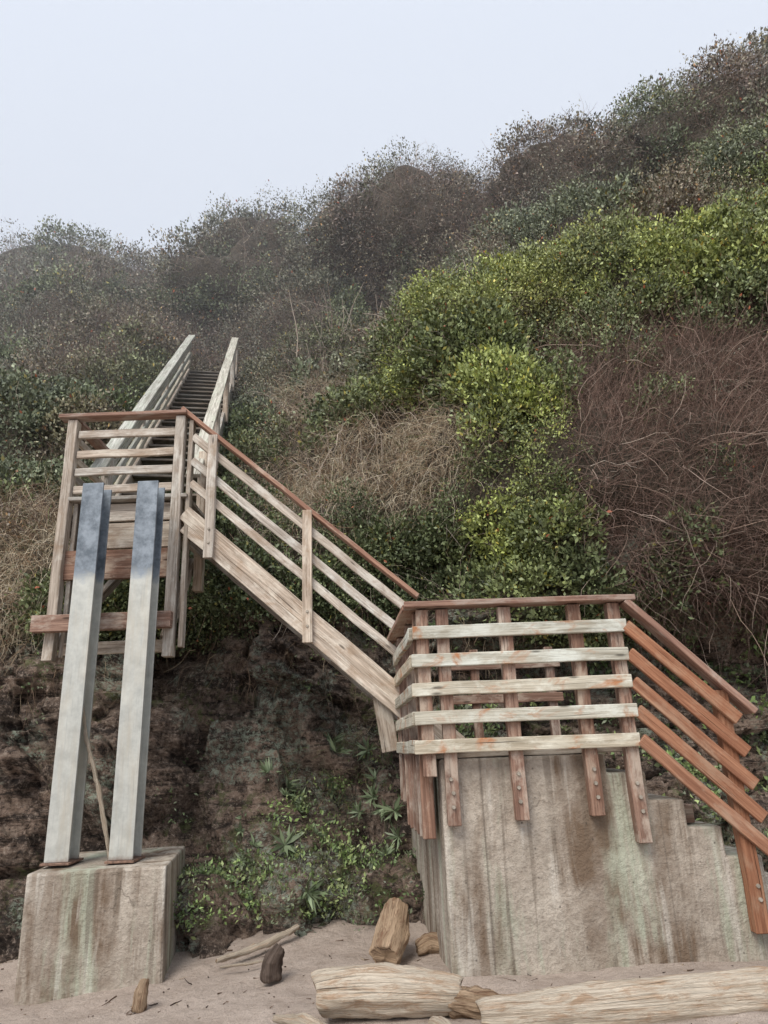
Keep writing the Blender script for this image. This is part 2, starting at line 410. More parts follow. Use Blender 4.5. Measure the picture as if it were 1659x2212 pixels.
Q = np.stack([idx[:-1, :-1], idx[1:, :-1], idx[1:, 1:], idx[:-1, 1:]], -1).reshape(-1, 4)
np_mesh('hillside', P2, Q, M_terr, smooth=False)
N2 = gnorm(T2)
if N2[NX//2, NS//3, 1] > 0: N2 = -N2
PP = T2.reshape(-1, 3); NN = N2.reshape(-1, 3)
du = np.linalg.norm(np.gradient(T2, axis=0), axis=-1).ravel(); dv = np.linalg.norm(np.gradient(T2, axis=1), axis=-1).ravel()
AREA = du*dv

CAM = np.array([0, 0, 1.45])
def ell(p, cx, cz, rx, rz, soft=.35):
    d = np.sqrt(((p[:, 0]-cx)/rx)**2+((p[:, 2]-cz)/rz)**2)+.35*fbm(p, .9, 91, 3)
    return 1-sstep(1-soft, 1+soft*.5, d)
def zones(p):
    z = {}
    strip = ell(p, 1.65, 4.9, .62, 1.9)
    z['bright'] = np.maximum.reduce([ell(p, 4.9, 8.5, 3.6, 1.15), ell(p, .7, 7.2, 1.5, 1.1), strip, ell(p, 8.8, 11.0, 2.0, 2.2)*.5])
    z['bramble'] = np.maximum(ell(p, 4.0, 5.0, 2.2, 2.5), ell(p, 8, 5, 3.4, 2.9))*(1-strip)
    z['brown'] = np.maximum.reduce([ell(p, 1.2, 15.2, 3.2, 3.2), ell(p, -4.2, 12.4, 3.2, 2.4), ell(p, 4.8, 14.6, 1.6, 2.0), ell(p, -7.5, 9.5, 2.4, 2)*.8, ell(p, 8.5, 15.5, 1.6, 2)])
    z['grass'] = np.maximum.reduce([ell(p, -.2, 5.2, 1.7, 1.1), ell(p, -5.0, 3.9, 1.4, 1.3), ell(p, -1.2, 7.6, .8, 1.3)*.85, ell(p, 2.4, 11.8, .6, 1.0)*.7])
    return z
def dist(p): return np.linalg.norm(p-CAM, axis=1)
vis = (np.abs(PP[:, 0]) < PP[:, 1]*.72+1.5)
W = AREA/dist(PP)**2*vis

def stair_clear(p, m=.0):
    a = (np.abs(p[:, 0]-STAIR(p[:, 1])) < .75+m) & (p[:, 1] > 7.2) & (p[:, 1] < 15.6) & (p[:, 2] > 3.97+.86*(p[:, 1]-7.9)-.25)
    b = (p[:, 0] > -3.6) & (p[:, 0] < .3) & (p[:, 1] < 7.95)
    c = (p[:, 0] > 0) & (p[:, 0] < 3.2) & (p[:, 1] < 7.7) & (p[:, 2] < 2.9)
    return a | b | c

def make_leaves(P, D, L, Wd, col):
    S = unit(np.cross(D, rng.normal(size=D.shape))); Nn = np.cross(S, D)
    L = L[:, None]; Wd = Wd[:, None]
    V = np.stack([P, P+D*L*.45+S*Wd*.5+Nn*L*.1, P+D*L, P+D*L*.45-S*Wd*.5+Nn*L*.1], 1).reshape(-1, 3)
    return V, np.repeat(col, 4, 0)
def choice(w, n):
    c = np.cumsum(w); return np.searchsorted(c, rng.random(n)*c[-1])
def lerp(a, b, t): return a+(b-a)*t[:, None]

GREEN_D = np.array([.08, .11, .055]); GREEN_M = np.array([.21, .25, .115]); GREEN_B = np.array([.44, .50, .15])
GREY_G = np.array([.24, .265, .19]); BROWN = np.array([.25, .185, .15]); PAINTED_HAZE = np.array([.34, .345, .36])  # last one is the pale grey that paints haze into plant colours
z = zones(PP)
bt = sstep(.62, .72, id1)*(PP[:, 2] > 4.5)*.75
bt2 = sstep(.72, .78, id2)*(PP[:, 2] > 3.5)*.85
z['brown'] = np.clip(np.maximum.reduce([z['brown']*(.35+.65*(id2 > .3)), bt, bt2])*(1-.85*z['bright']), 0, 1)
crease = np.clip(1.6-w2*1.5, .2, 1)*np.clip(1.7-w1*1.3, .3, 1)
thin = 1-.5*ell(PP, -.8, 6, 2.2, 2.6)*(1-z['bright'])
wsh = W*(PP[:, 2] > 3.0)*(1-.97*z['bramble'])*(1-.985*z['grass'])*(sidx < 10.0)*crease*thin
NSH = 4200
ish = choice(wsh, NSH)
SP = PP[ish]; SN = unit(NN[ish]*.8+np.array([0, -.15, .45])); SD = dist(SP)
SR = rng.uniform(.11, .42, NSH)*(SD/9)**.62*(.7+.6*id2[ish])
zs = {k: v[ish] for k, v in z.items()}
nz = id2[ish]
base = lerp(GREEN_D, GREEN_M, np.clip(rng.random(NSH)*.5+.75*nz, 0, 1.25))
base = lerp(base, GREEN_B, zs['bright']*rng.uniform(0, 1, NSH)**.8*(.25+.75*(nz > .35)))
base = lerp(base, BROWN*np.ones(3), zs['brown']*rng.uniform(.5, 1, NSH))
base = lerp(base, GREY_G*np.ones(3), sstep(.45, .5, (id1[ish]*3.7) % 1)*.5*(SP[:, 2] > 5))
base = lerp(base, PAINTED_HAZE*np.ones(3), sstep(8, 20, SP[:, 2])*.18)  # higher shrubs greyed, haze put into the leaf colour
leafsz = .70+.6*((id2[ish]*7.3) % 1)
NSPR = 74000
k = choice(SR**2/SD**2*(1-.4*zs['brown']), NSPR)
d = unit(rng.normal(size=(NSPR, 3)))
dt = (d*SN[k]).sum(1); d = np.where((dt < -.15)[:, None], d-2*dt[:, None]*SN[k], d)
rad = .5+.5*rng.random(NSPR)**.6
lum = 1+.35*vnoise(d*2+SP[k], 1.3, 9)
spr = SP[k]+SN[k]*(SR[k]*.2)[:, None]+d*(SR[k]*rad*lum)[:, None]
sbr = (.3+.85*(rad-.5)/.5)*rng.uniform(.55, 1.45, NSPR)  # inner sprigs coloured darker, shade inside the shrub painted in, times random tone
LP = 10
sc = (SD[k]/9)**.66
lp = np.repeat(spr, LP, 0)+rng.normal(size=(NSPR*LP, 3))*np.repeat(.045*sc, LP)[:, None]
ld = unit(np.repeat(d, LP, 0)*.7+rng.normal(size=(NSPR*LP, 3))*.65+np.array([0, -.1, .45]))
LL = rng.uniform(.032, .065, NSPR*LP)*np.repeat(sc*(1-.25*zs['brown'][k])*leafsz[k], LP)
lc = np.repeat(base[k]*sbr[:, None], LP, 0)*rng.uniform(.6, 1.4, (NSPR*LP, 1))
yel = rng.random(NSPR*LP) < .03
lc[yel] = lc[yel]*np.array([2.0, 1.5, .9])
red = rng.random(NSPR*LP) < .004
lc[red] = np.array([.45, .14, .07])
ok = ~stair_clear(lp)
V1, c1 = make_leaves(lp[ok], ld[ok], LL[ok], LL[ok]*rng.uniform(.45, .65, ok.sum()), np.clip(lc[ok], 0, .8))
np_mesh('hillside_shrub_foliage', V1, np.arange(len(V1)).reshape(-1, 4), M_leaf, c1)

def low_plants(name, w, nclump, nl, L0, cols, spread=.09):
    i = choice(w, nclump); cp = PP[i]; cn = NN[i]
    cc = cols[rng.integers(0, len(cols), nclump)]*rng.uniform(.6, 1.3, (nclump, 1))
    cs = rng.uniform(.4, 1.4, nclump)
    p = np.repeat(cp, nl, 0)+rng.normal(size=(nclump*nl, 3))*spread*np.array([1, .6, .5])*np.repeat(cs, nl)[:, None]+np.repeat(cn, nl, 0)*rng.uniform(0, .07, (nclump*nl, 1))
    dd = unit(np.repeat(cn, nl, 0)*.5+rng.normal(size=(nclump*nl, 3))*.7+np.array([0, 0, .35]))
    L = rng.uniform(.5, 1.3, nclump*nl)*L0*np.repeat(.6+.4*cs, nl)
    ok = ~stair_clear(p)|(p[:, 2] < 1.2)
    V, c = make_leaves(p[ok], dd[ok], L[ok], L[ok]*rng.uniform(.3, .6, ok.sum()), np.repeat(cc, nl, 0)[ok]*rng.uniform(.6, 1.4, (ok.sum(), 1)))
    return np_mesh(name, V, np.arange(len(V)).reshape(-1, 4), M_leaf, c)
patch = sstep(.02, .28, fbm(PP, 1.9, 200, 4))
ZO = PP[:, 2]-(.15+.45*np.clip(PP[:, 0]+2, 0, 2.4))
bank = AREA*(PP[:, 2] < 2.0)*(ZO < .45)*(PP[:, 2] > .12)*(PP[:, 0] > -2.0)*(PP[:, 0] < .35)*(patch+.05+1.6*ell(PP, -1.15, .35, .85, .27))
gc = np.array([[.21, .30, .10], [.15, .215, .09], [.28, .34, .14], [.17, .20, .12]])
low_plants('bank_plants', bank, 360, 22, .044, gc, .07)
def rosettes(name, w, n, nl, L0, col):
    i = choice(w, n); cp = PP[i]; cn = unit(NN[i]+np.array([0, -.1, .5])); P_ = []; D_ = []; L_ = []; C_ = []
    for a in range(n):
        r = rng.normal(size=(nl, 3)); r -= (r@cn[a])[:, None]*cn[a]; r = unit(r)
        P_.append(np.tile(cp[a], (nl, 1))+cn[a]*.02); D_.append(unit(r+cn[a]*rng.uniform(.2, 1.0, (nl, 1)))); L_.append(rng.uniform(.6, 1.1, nl)*L0*rng.uniform(.6, 1.2)); C_.append(col*rng.uniform(.6, 1.3, (nl, 1)))
    P_, D_, L_, C_ = map(np.concatenate, (P_, D_, L_, C_))
    V, c = make_leaves(P_, D_, L_, L_*.18, C_)
    return np_mesh(name, V, np.arange(len(V)).reshape(-1, 4), M_leaf, c)
rosettes('rosette_plants', AREA*(PP[:, 0] > -1.6)*(PP[:, 0] < .3)*(PP[:, 2] > .15)*(ZO < .8), 42, 24, .17, np.array([.22, .28, .16]))
side = AREA*(PP[:, 2] < 3.3)*(PP[:, 2] > .4)*((PP[:, 0] > .6))*(PP[:, 0] < 9)*(.15+patch)
low_plants('undergrowth_plants', side, 800, 26, .07, gc*.85)
lft = AREA*(PP[:, 2] < 3.4)*(PP[:, 2] > .3)*(PP[:, 0] < .2)*(PP[:, 0] > -9)*sstep(.25, .4, fbm(PP, 1.3, 230, 3))
low_plants('cliff_plants', lft, 120, 16, .04, gc*.9)

def tubes(P0, D0, L, R, K, curl, droop, col):
    n = len(P0); path = np.zeros((n, K, 3)); path[:, 0] = P0; d = D0.copy()
    for i in range(1, K):
        d = unit(d+rng.normal(size=(n, 3))*curl+np.array([0, 0, -1])*droop)
        path[:, i] = path[:, i-1]+d*(L/(K-1))[:, None]
    a = unit(np.cross(D0, rng.normal(size=(n, 3)))); b = unit(np.cross(D0, a))
    t = np.linspace(1, .35, K)
    V = np.zeros((n, K, 3, 3))
    for j in range(3):
        an = j*2*math.pi/3
        V[:, :, j] = path+(a*math.cos(an)+b*math.sin(an))[:, None]*(R[:, None]*t)[:, :, None]
    base = (np.arange(n)*K*3)[:, None, None]; kk = (np.arange(K-1)*3)[None, :, None]; jj = np.arange(3)[None, None, :]
    q = np.stack([base+kk+jj, base+kk+(jj+1) % 3, base+kk+3+(jj+1) % 3, base+kk+3+jj], -1).reshape(-1, 4)
    return V.reshape(-1, 3), q, np.repeat(col, K*3, 0)
def twig_obj(name, w, n, Lr, Rr, K, curl, droop, cols, outw=.8, sink=.05, updir=(0, 0, .3)):
    i = choice(w, n); p = PP[i]-NN[i]*sink+rng.normal(size=(n, 3))*.08; sd = dist(p)/9
    D = unit(NN[i]*outw+rng.normal(size=(n, 3))*.7+np.array(updir))
    L = rng.uniform(*Lr, n)*sd**.4; R = rng.uniform(*Rr, n)*sd**.6
    end = p+D*L[:, None]
    ok = ~(stair_clear(end, .1) | stair_clear(p, .1) | stair_clear((p+end)/2, .1))
    cc = cols[rng.integers(0, len(cols), n)]*rng.uniform(.5, 1.5, (n, 1))
    cc = lerp(cc, PAINTED_HAZE*np.ones(3), sstep(8, 20, p[:, 2])*.15)  # haze painted into twig colour, growing with height
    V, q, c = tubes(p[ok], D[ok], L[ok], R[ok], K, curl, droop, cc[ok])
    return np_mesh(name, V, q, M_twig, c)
bc = np.array([[.23, .155, .125], [.34, .25, .205], [.13, .085, .07], [.27, .185, .15]])
twig_obj('bramble_thicket', W*z['bramble'], 20000, (.3, .85), (.002, .0042), 6, .26, .05, bc, .7, .1)
twig_obj('bramble_canes', W*z['bramble'], 450, (.7, 1.5), (.003, .006), 9, .2, .10, np.array([[.42, .33, .27], [.30, .22, .17]]), .8, .0)
twig_obj('bare_shrub_branches', W*(z['brown']+.03)*(PP[:, 2] > 3.2)*(sidx < 9.5), 22000, (.25, .65), (.002, .004), 5, .3, .0, bc*1.05, .6, .0, (0, 0, .6))
twig_obj('dead_twigs', W*(PP[:, 2] > 3.0)*(sidx < 9.5)*(1+3*ell(PP, -.8, 6, 2.4, 3)), 4600, (.3, .8), (.0025, .005), 5, .3, .05, np.array([[.56, .48, .40], [.40, .32, .26]]), .8)
gcz = np.array([[.60, .51, .37], [.46, .36, .25], [.68, .61, .47], [.32, .22, .14]])
twig_obj('dry_grass', W*z['grass']*(PP[:, 2] > 2.6), 12000, (.25, .75), (.002, .0042), 6, .25, .36, gcz, .7, .0, (0, 0, .2))
twig_obj('grass_tufts', W*(PP[:, 2] > 3.2)*(PP[:, 2] < 8.5)*(1-z['bramble'])*(PP[:, 0] < 1.2), 9000, (.2, .55), (.0017, .0033), 5, .2, .28, np.vstack([gcz, [[.2, .25, .1], [.16, .21, .08]]]), .6, .0, (0, 0, .6))
twig_obj('bank_grass', AREA*(PP[:, 0] > -2)*(PP[:, 0] < .35)*(PP[:, 2] > .1)*(ZO < .8)*(.15+patch), 3200, (.08, .25), (.0015, .003), 5, .18, .2, np.array([[.2, .27, .1], [.15, .2, .09], [.42, .34, .22], [.34, .25, .16]]), .5, .0, (0, -.2, .8))
twig_obj('bank_grass', AREA*ell(PP, .1, .35, .28, .2)*(PP[:, 0] < .33), 900, (.2, .42), (.002, .004), 6, .12, .22, np.array([[.17, .24, .10], [.12, .18, .07]]), .4, .0, (-.2, -.3, 1.0))
twig_obj('cliff_roots', W*(PP[:, 2] > 2.2)*(PP[:, 2] < 3.4)*(PP[:, 0] < 1.5), 1300, (.2, .7), (.002, .005), 7, .3, .6, np.array([[.28, .2, .14], [.16, .11, .08], [.4, .32, .22]]), .4, .0, (0, -.2, -.2))

def dead(name, base, n, H, seed):
    r_ = np.random.default_rng(seed); P0 = np.tile(np.array(base), (n, 1))+r_.normal(size=(n, 3))*np.array([.35, .2, .05])
    D0 = unit(r_.normal(size=(n, 3))*np.array([.45, .3, .2])+np.array([0, -.1, 1]))
    V, q, c = tubes(P0, D0, r_.uniform(.5, 1, n)*H, r_.uniform(.008, .018, n), 9, .10, .0, np.array([[.48, .40, .33]])*r_.uniform(.6, 1.2, (n, 1)))
    np_mesh(name, V, q, M_twig, c)
def surf(x, zz):
    i = np.argmin((PP[:, 0]-x)**2+(PP[:, 2]-zz)**2); return PP[i]
dead('dead_shrub', surf(-.75, 9.3), 18, 2.2, 1)
dead('dead_shrub', surf(-1.3, 8.4), 9, 1.5, 2)
dead('dead_shrub', surf(5.5, 12.4), 10, 1.8, 3)
dead('dead_shrub', surf(-.8, 5.2), 12, .9, 4)

# ------------------------------------------------------------------ sand
def sand_z(x, y):
    z = np.interp(x, [-8, -3, 0, 3, 8], [-.32, -.28, 0, .06, .1])
    z = z+.12*sstep(6.2, 7.2, y)
    fade = np.interp(np.abs(y), [0, 30, 60], [1, 1, 0])
    p = np.stack([x, y, 0*x], -1)
    wk, _ = worley(p, 2.2, 90)
    return z+fade*(fbm(p, 1.1, 40, 3)*.035+fbm(p, 4, 44, 4)*.022-np.clip(.35-wk, 0, 1)*.09)
sx = np.concatenate([[-400, -150, -60, -25], np.linspace(-9, 9, 480), [25, 60, 150, 400]])
sy = np.concatenate([[-400, -150, -60, -25, -10, -4, 0], np.linspace(2, 9, 260), [12, 18]])
X, Y = np.meshgrid(sx, sy, indexing='ij')
Z = sand_z(X.ravel(), Y.ravel())
idx = np.arange(X.size).reshape(X.shape)
Qs = np.stack([idx[:-1, :-1], idx[1:, :-1], idx[1:, 1:], idx[:-1, 1:]], -1).reshape(-1, 4)
np_mesh('beach_sand', np.stack([X.ravel(), Y.ravel(), Z], -1), Qs, M_sand, smooth=True)
n = 620
dx = rng.uniform(-4, 4, n); dy = rng.uniform(3.8, 7.0, n)
p0 = np.stack([dx, dy, sand_z(dx, dy)+.004], -1); an = rng.uniform(0, 6.28, n)
D0 = np.stack([np.cos(an), np.sin(an), rng.normal(size=n)*.05], -1)
V, q, c = tubes(p0, D0, rng.exponential(.04, n)+.01, rng.uniform(.002, .008, n), 4, .1, 0, np.array([[.10, .065, .045], [.45, .36, .27], [.18, .12, .08], [.07, .05, .04]])[rng.integers(0, 4, n)])
np_mesh('beach_debris', V, q, M_twig, c)

# ------------------------------------------------------------------ concrete
def box8(front, back):
    n = len(front); v = list(front)+list(back)
    f = [tuple(range(n)), tuple(range(2*n-1, n-1, -1))]
    for i in range(n):
        j = (i+1) % n
        f.append((j, i, i+n, j+n))
    return v, f
v, f = box8([(-2.93, 6.2, -.7), (-1.80, 6.2, -.7), (-1.83, 6.2, .63), (-2.94, 6.2, .61)],
            [(-2.98, 7.25, -.7), (-1.93, 7.25, -.7), (-1.97, 7.25, .66), (-2.98, 7.25, .64)])
poly_mesh('concrete_pedestal', v, f, M_conc, bevel=.02)
prof = [(.33, -.5), (3.6, -.5), (3.6, .0), (3.2, .1), (3.0, .1), (3.0, .29), (2.74, .29), (2.74, .48), (2.48, .48), (2.48, .67), (2.24, .67), (2.24, .86), (2.01, .86), (2.01, 1.04), (1.77, 1.04), (1.77, 1.23), (1.50, 1.23), (1.50, 1.36), (.33, 1.36)]
front = [(x, 5.35, zz) for x, zz in prof]
back = [(x if x > .4 else .1, 7.8, zz) for x, zz in prof]
v, f = box8(front, back)
cb = poly_mesh('concrete_stair_base', v, f, M_conc, bevel=.015)

# ------------------------------------------------------------------ steel posts
def steel(name, x):
    fw = .2; d = .22; t = .022
    y0 = 6.4
    pts = [(x-fw/2, y0), (x+fw/2, y0), (x+fw/2, y0+t), (x+t/2, y0+t), (x+t/2, y0+d-t), (x+fw/2, y0+d-t), (x+fw/2, y0+d), (x-fw/2, y0+d), (x-fw/2, y0+d-t), (x-t/2, y0+d-t), (x-t/2, y0+t), (x-fw/2, y0+t)]
    a = [(p[0], p[1], .66) for p in pts]; b = [(p[0], p[1], 3.99) for p in pts]
    v, f = box8(a, b); f = [tuple(reversed(q)) for q in f]
    o = poly_mesh(name, v, f, M_steel, bevel=.003)
    bp = [(x-.12, 6.37, .64), (x+.12, 6.37, .64), (x+.12, 6.67, .64), (x-.12, 6.67, .64)]
    v, f = box8(bp, [(q[0], q[1], .658) for q in bp]); f = [tuple(reversed(q)) for q in f]
    poly_mesh('base_plate', v, f, M_rust, o, bevel=.003)
    return o
steel('steel_support_post', -2.80)
steel('steel_support_post', -2.27)

# ------------------------------------------------------------------ stairs
root = empty('wooden_beach_staircase')
g = Part(); r = Part(); pale = Part(); cap = Part(); org = Part(); mossy = Part(); bolts = []
for x in (-3.28, -2.13):
    for y in (6.9, 7.85):
        g.beam((x, y, 2.36 if y < 7 else 3.2), (x, y, 4.9), .10, .11, up=(0, 1, 0), tint=1.0)
g.beam((-2.02, 6.93, 2.45), (-2.02, 6.93, 4.86), .045, .10, up=(0, 1, 0))
g.beam((-3.2, 7.0, 2.4), (-3.2, 7.0, 4.0), .045, .09, up=(0, 1, 0))
cap.beam((-3.42, 6.88, 4.935), (-2.06, 6.88, 4.935), .15, .04)
cap.beam((-3.30, 6.97, 4.932), (-3.30, 7.95, 4.932), .14, .04)
for zz in (4.74, 4.51, 4.31, 4.11):
    g.beam((-3.22, 6.90, zz), (-2.19, 6.90, zz), .04, .085, tint=1.1)
    g.beam((-3.30, 6.97, zz), (-3.30, 7.8, zz), .04, .085)
for i, yy in enumerate(np.arange(6.92, 7.95, .15)):
    g.beam((-3.25, yy, 4.0), (-2.02, yy, 4.0), .14, .04, tint=.8)
g.beam((-3.15, 6.97, 3.87), (-2.18, 6.97, 3.87), .04, .19, tint=1.05)
g.beam((-3.15, 6.972, 3.62), (-2.18, 6.972, 3.62), .04, .27, tint=1.0)
r.beam((-3.30, 6.93, 3.31), (-2.19, 6.93, 3.31), .05, .30, tint=.95)
r.beam((-3.42, 6.78, 2.70), (-2.08, 6.78, 2.70), .09, .16, tint=1.2)
g.beam((-3.22, 6.98, 2.48), (-2.12, 6.98, 2.48), .05, .12)
g.beam((-3.25, 7.0, 2.55), (-3.05, 8.0, 3.5), .09, .09, tint=.8)
g.beam((-2.2, 7.0, 2.55), (-2.25, 8.0, 3.6), .09, .09, tint=.8)
g.beam((-3.3, 6.97, 3.78), (-3.3, 8.1, 3.78), .05, .25)
g.beam((-2.1, 6.97, 3.72), (-2.1, 7.8, 3.72), .05, .3)
for x in (-2.4, -2.65, -2.9):
    g.beam((x, 7.0, 3.86), (x, 8.1, 3.86), .04, .18, tint=.5)
sd = Vector((-.176, 1, .86)); sl = Vector((-.176, 1, 0)).normalized(); sr = Vector((sl.y, -sl.x, 0))
def U(t, s, z):
    b = Vector((-2.74, 7.9, 3.97))+sd*t+sr*s; return b+Vector((0, 0, z))
for s_ in (-.52, .52):
    g.beam(U(-.05, s_, -.05), U(7.1, s_, -.05), .05, .28)
    mossy.beam(U(-.62 if s_ > 0 else -.6, s_, .98), U(7.25, s_, .98), .16, .045, tint=1.25)
    for o_ in (.28, .50, .73, .86):
        if s_ > 0 and o_ < .8: continue
        mossy.beam(U(-.1, s_, o_), U(7.2, s_, o_), .045, .09, tint=1.1)
    for t in (.1, 2.0, 4.0, 6.0, 7.1):
        g.beam(U(t, s_*1.07, -.1), U(t, s_*1.07, .96), .09, .09, up=(0, 1, 0))
nst = 26
for i in range(1, nst+1):
    t = 7.1*i/nst
    c = U(t, 0, 0); c.z = 3.97+.86*t
    g.beam(c-sr*.49, c+sr*.49, .22, .035, tint=.42)
MS = -.886
def mz(x, z0): return z0+MS*(x+2.05)
def MB(part, x0, x1, z0, y, w, h, **k): part.beam((x0, y, mz(x0, z0)), (x1, y, mz(x1, z0)), w, h, **k)
MB(g, -2.05, .62, 3.82, 6.9, .05, .155, tint=1.1)
MB(g, -2.05, .62, 3.665, 6.903, .045, .11, tint=1.2)
MB(g, -2.05, .62, 3.76, 7.75, .05, .27, tint=.7)
MB(cap, -2.12, .30, 4.93, 6.9, .14, .042, tint=1.2)
for o_ in (4.72, 4.44, 4.19):
    MB(g, -2.0, .32, o_, 6.905, .04, .082, tint=1.15)
for x in (-1.77, -.78):
    g.beam((x, 6.85, mz(x, 3.56)), (x, 6.85, mz(x, 4.90)), .095, .06, up=(0, 1, 0), tint=1.15)
    bolts.append((x, 6.82, mz(x, 3.72))); bolts.append((x, 6.82, mz(x, 3.86)))
for i in range(14):
    x = -1.98+i*.19
    g.beam((x, 6.94, mz(x, 3.80)), (x, 7.72, mz(x, 3.80)), .25, .04, tint=.7)
g.beam((-2.02, 7.8, 3.7), (-2.02, 7.8, 4.9), .09, .09, up=(0, 1, 0))
pb = Part(); pb.beam((-.02, 7.0, 1.42), (-.1, 7.0, 1.96), .16, .10, up=(0, 1, 0))
pb.make('foot_bracket', M_grey, root)

for x, zb in ((.40, .93), (.865, .95), (1.385, .96), (1.675, .78)):
    r.beam((x, 5.302, zb), (x, 5.302, 2.42), .092, .092, up=(0, 1, 0), tint=random.uniform(.9, 1.15))
r.beam((.25, 5.302, 1.25), (.25, 5.302, 2.42), .092, .092, up=(0, 1, 0))
zsl = [2.245, 2.045, 1.84, 1.645, 1.45]
for i, zz in enumerate(zsl):
    dj = random.uniform(-.012, .012)
    pale.beam((.16+dj, 5.235, zz), (1.735+dj, 5.235, zz+random.uniform(-.006, .006)), .038, .092, tint=1.05)
    pale.beam((.165, 5.262, zz), (.045, 7.0, zz), .038, .092)
cap.beam((.12, 5.27, 2.455), (1.83, 5.27, 2.445), .16, .042, tint=.95)
cap.beam((.19, 5.352, 2.457), (.05, 7.1, 2.457), .16, .042, tint=.95)
for i, yy in enumerate((5.45, 5.62, 5.80, 6.0, 6.22, 6.46, 6.72, 6.95)):
    xx = .245-(yy-5.26)*.085
    r.beam((xx, yy, .84 if i < 6 else 1.0), (xx, yy, 2.42 if i in (0, 3, 6, 7) else 1.39), .092, .14 if i not in (0, 3, 6, 7) else .092, up=(0, 1, 0))
for x in (.9, 1.25, 1.7):
    r.beam((x, 7.75, 1.1), (x, 7.75, 2.42), .09, .09, up=(0, 1, 0), tint=.8)
for zz in (2.25, 1.9):
    r.beam((.6, 7.69, zz), (1.8, 7.69, zz), .04, .09, tint=.8)
for yy in np.arange(5.45, 7.8, .15):
    g.beam((.22, yy, 1.385), (1.72, yy, 1.385), .14, .04, tint=.8)
def RB(part, x0, z0, x1, z1, y, w, h, **k): part.beam((x0, y, z0), (x1, y, z1), w, h, **k)
RB(cap, 1.76, 2.43, 2.56, 1.60, 5.27, .15, .045, tint=1.1)
for zz, xe in zip(zsl, (2.44, 2.46, 2.47, 2.485, 2.50)):
    RB(org, 1.735, zz, xe, zz-(xe-1.735)*.98, 5.235, .038, .088)
org.beam((2.36, 5.302, .22), (2.36, 5.302, 1.76), .095, .092, up=(0, 1, 0), tint=.85)
r.beam((2.06, 5.5, .93), (2.06, 5.62, .93), .12, .12)
for x, z0 in ((.40, 1.05), (.865, 1.07), (1.385, 1.08), (1.675, .98)):
    for q in (0, .09, .18): bolts.append((x+random.uniform(-.01, .01), 5.253, z0+q))
for q in (.42, .50): bolts.append((2.37, 5.253, q))

g.make('grey_timbers', M_grey, root); r.make('brown_timbers', M_brown, root); pale.make('landing_slats', M_pale, root)
cap.make('handrail_caps', M_cap, root); org.make('lower_flight_rails', M_orange, root); mossy.make('upper_flight_handrails', M_green, root)
bv = []; bf = []
for (x, y, zz) in bolts:
    b0 = len(bv)
    for yy, rr in ((y, .015), (y-.012, .012)):
        for a in range(8): bv.append((x+rr*math.cos(a*math.pi/4), yy, zz+rr*math.sin(a*math.pi/4)))
    for a in range(8): bf.append((b0+a, b0+(a+1) % 8, b0+8+(a+1) % 8, b0+8+a))
    bf.append(tuple(b0+8+a for a in range(8)))
poly_mesh('bolts', bv, bf, M_bolt, root, bevel=0)

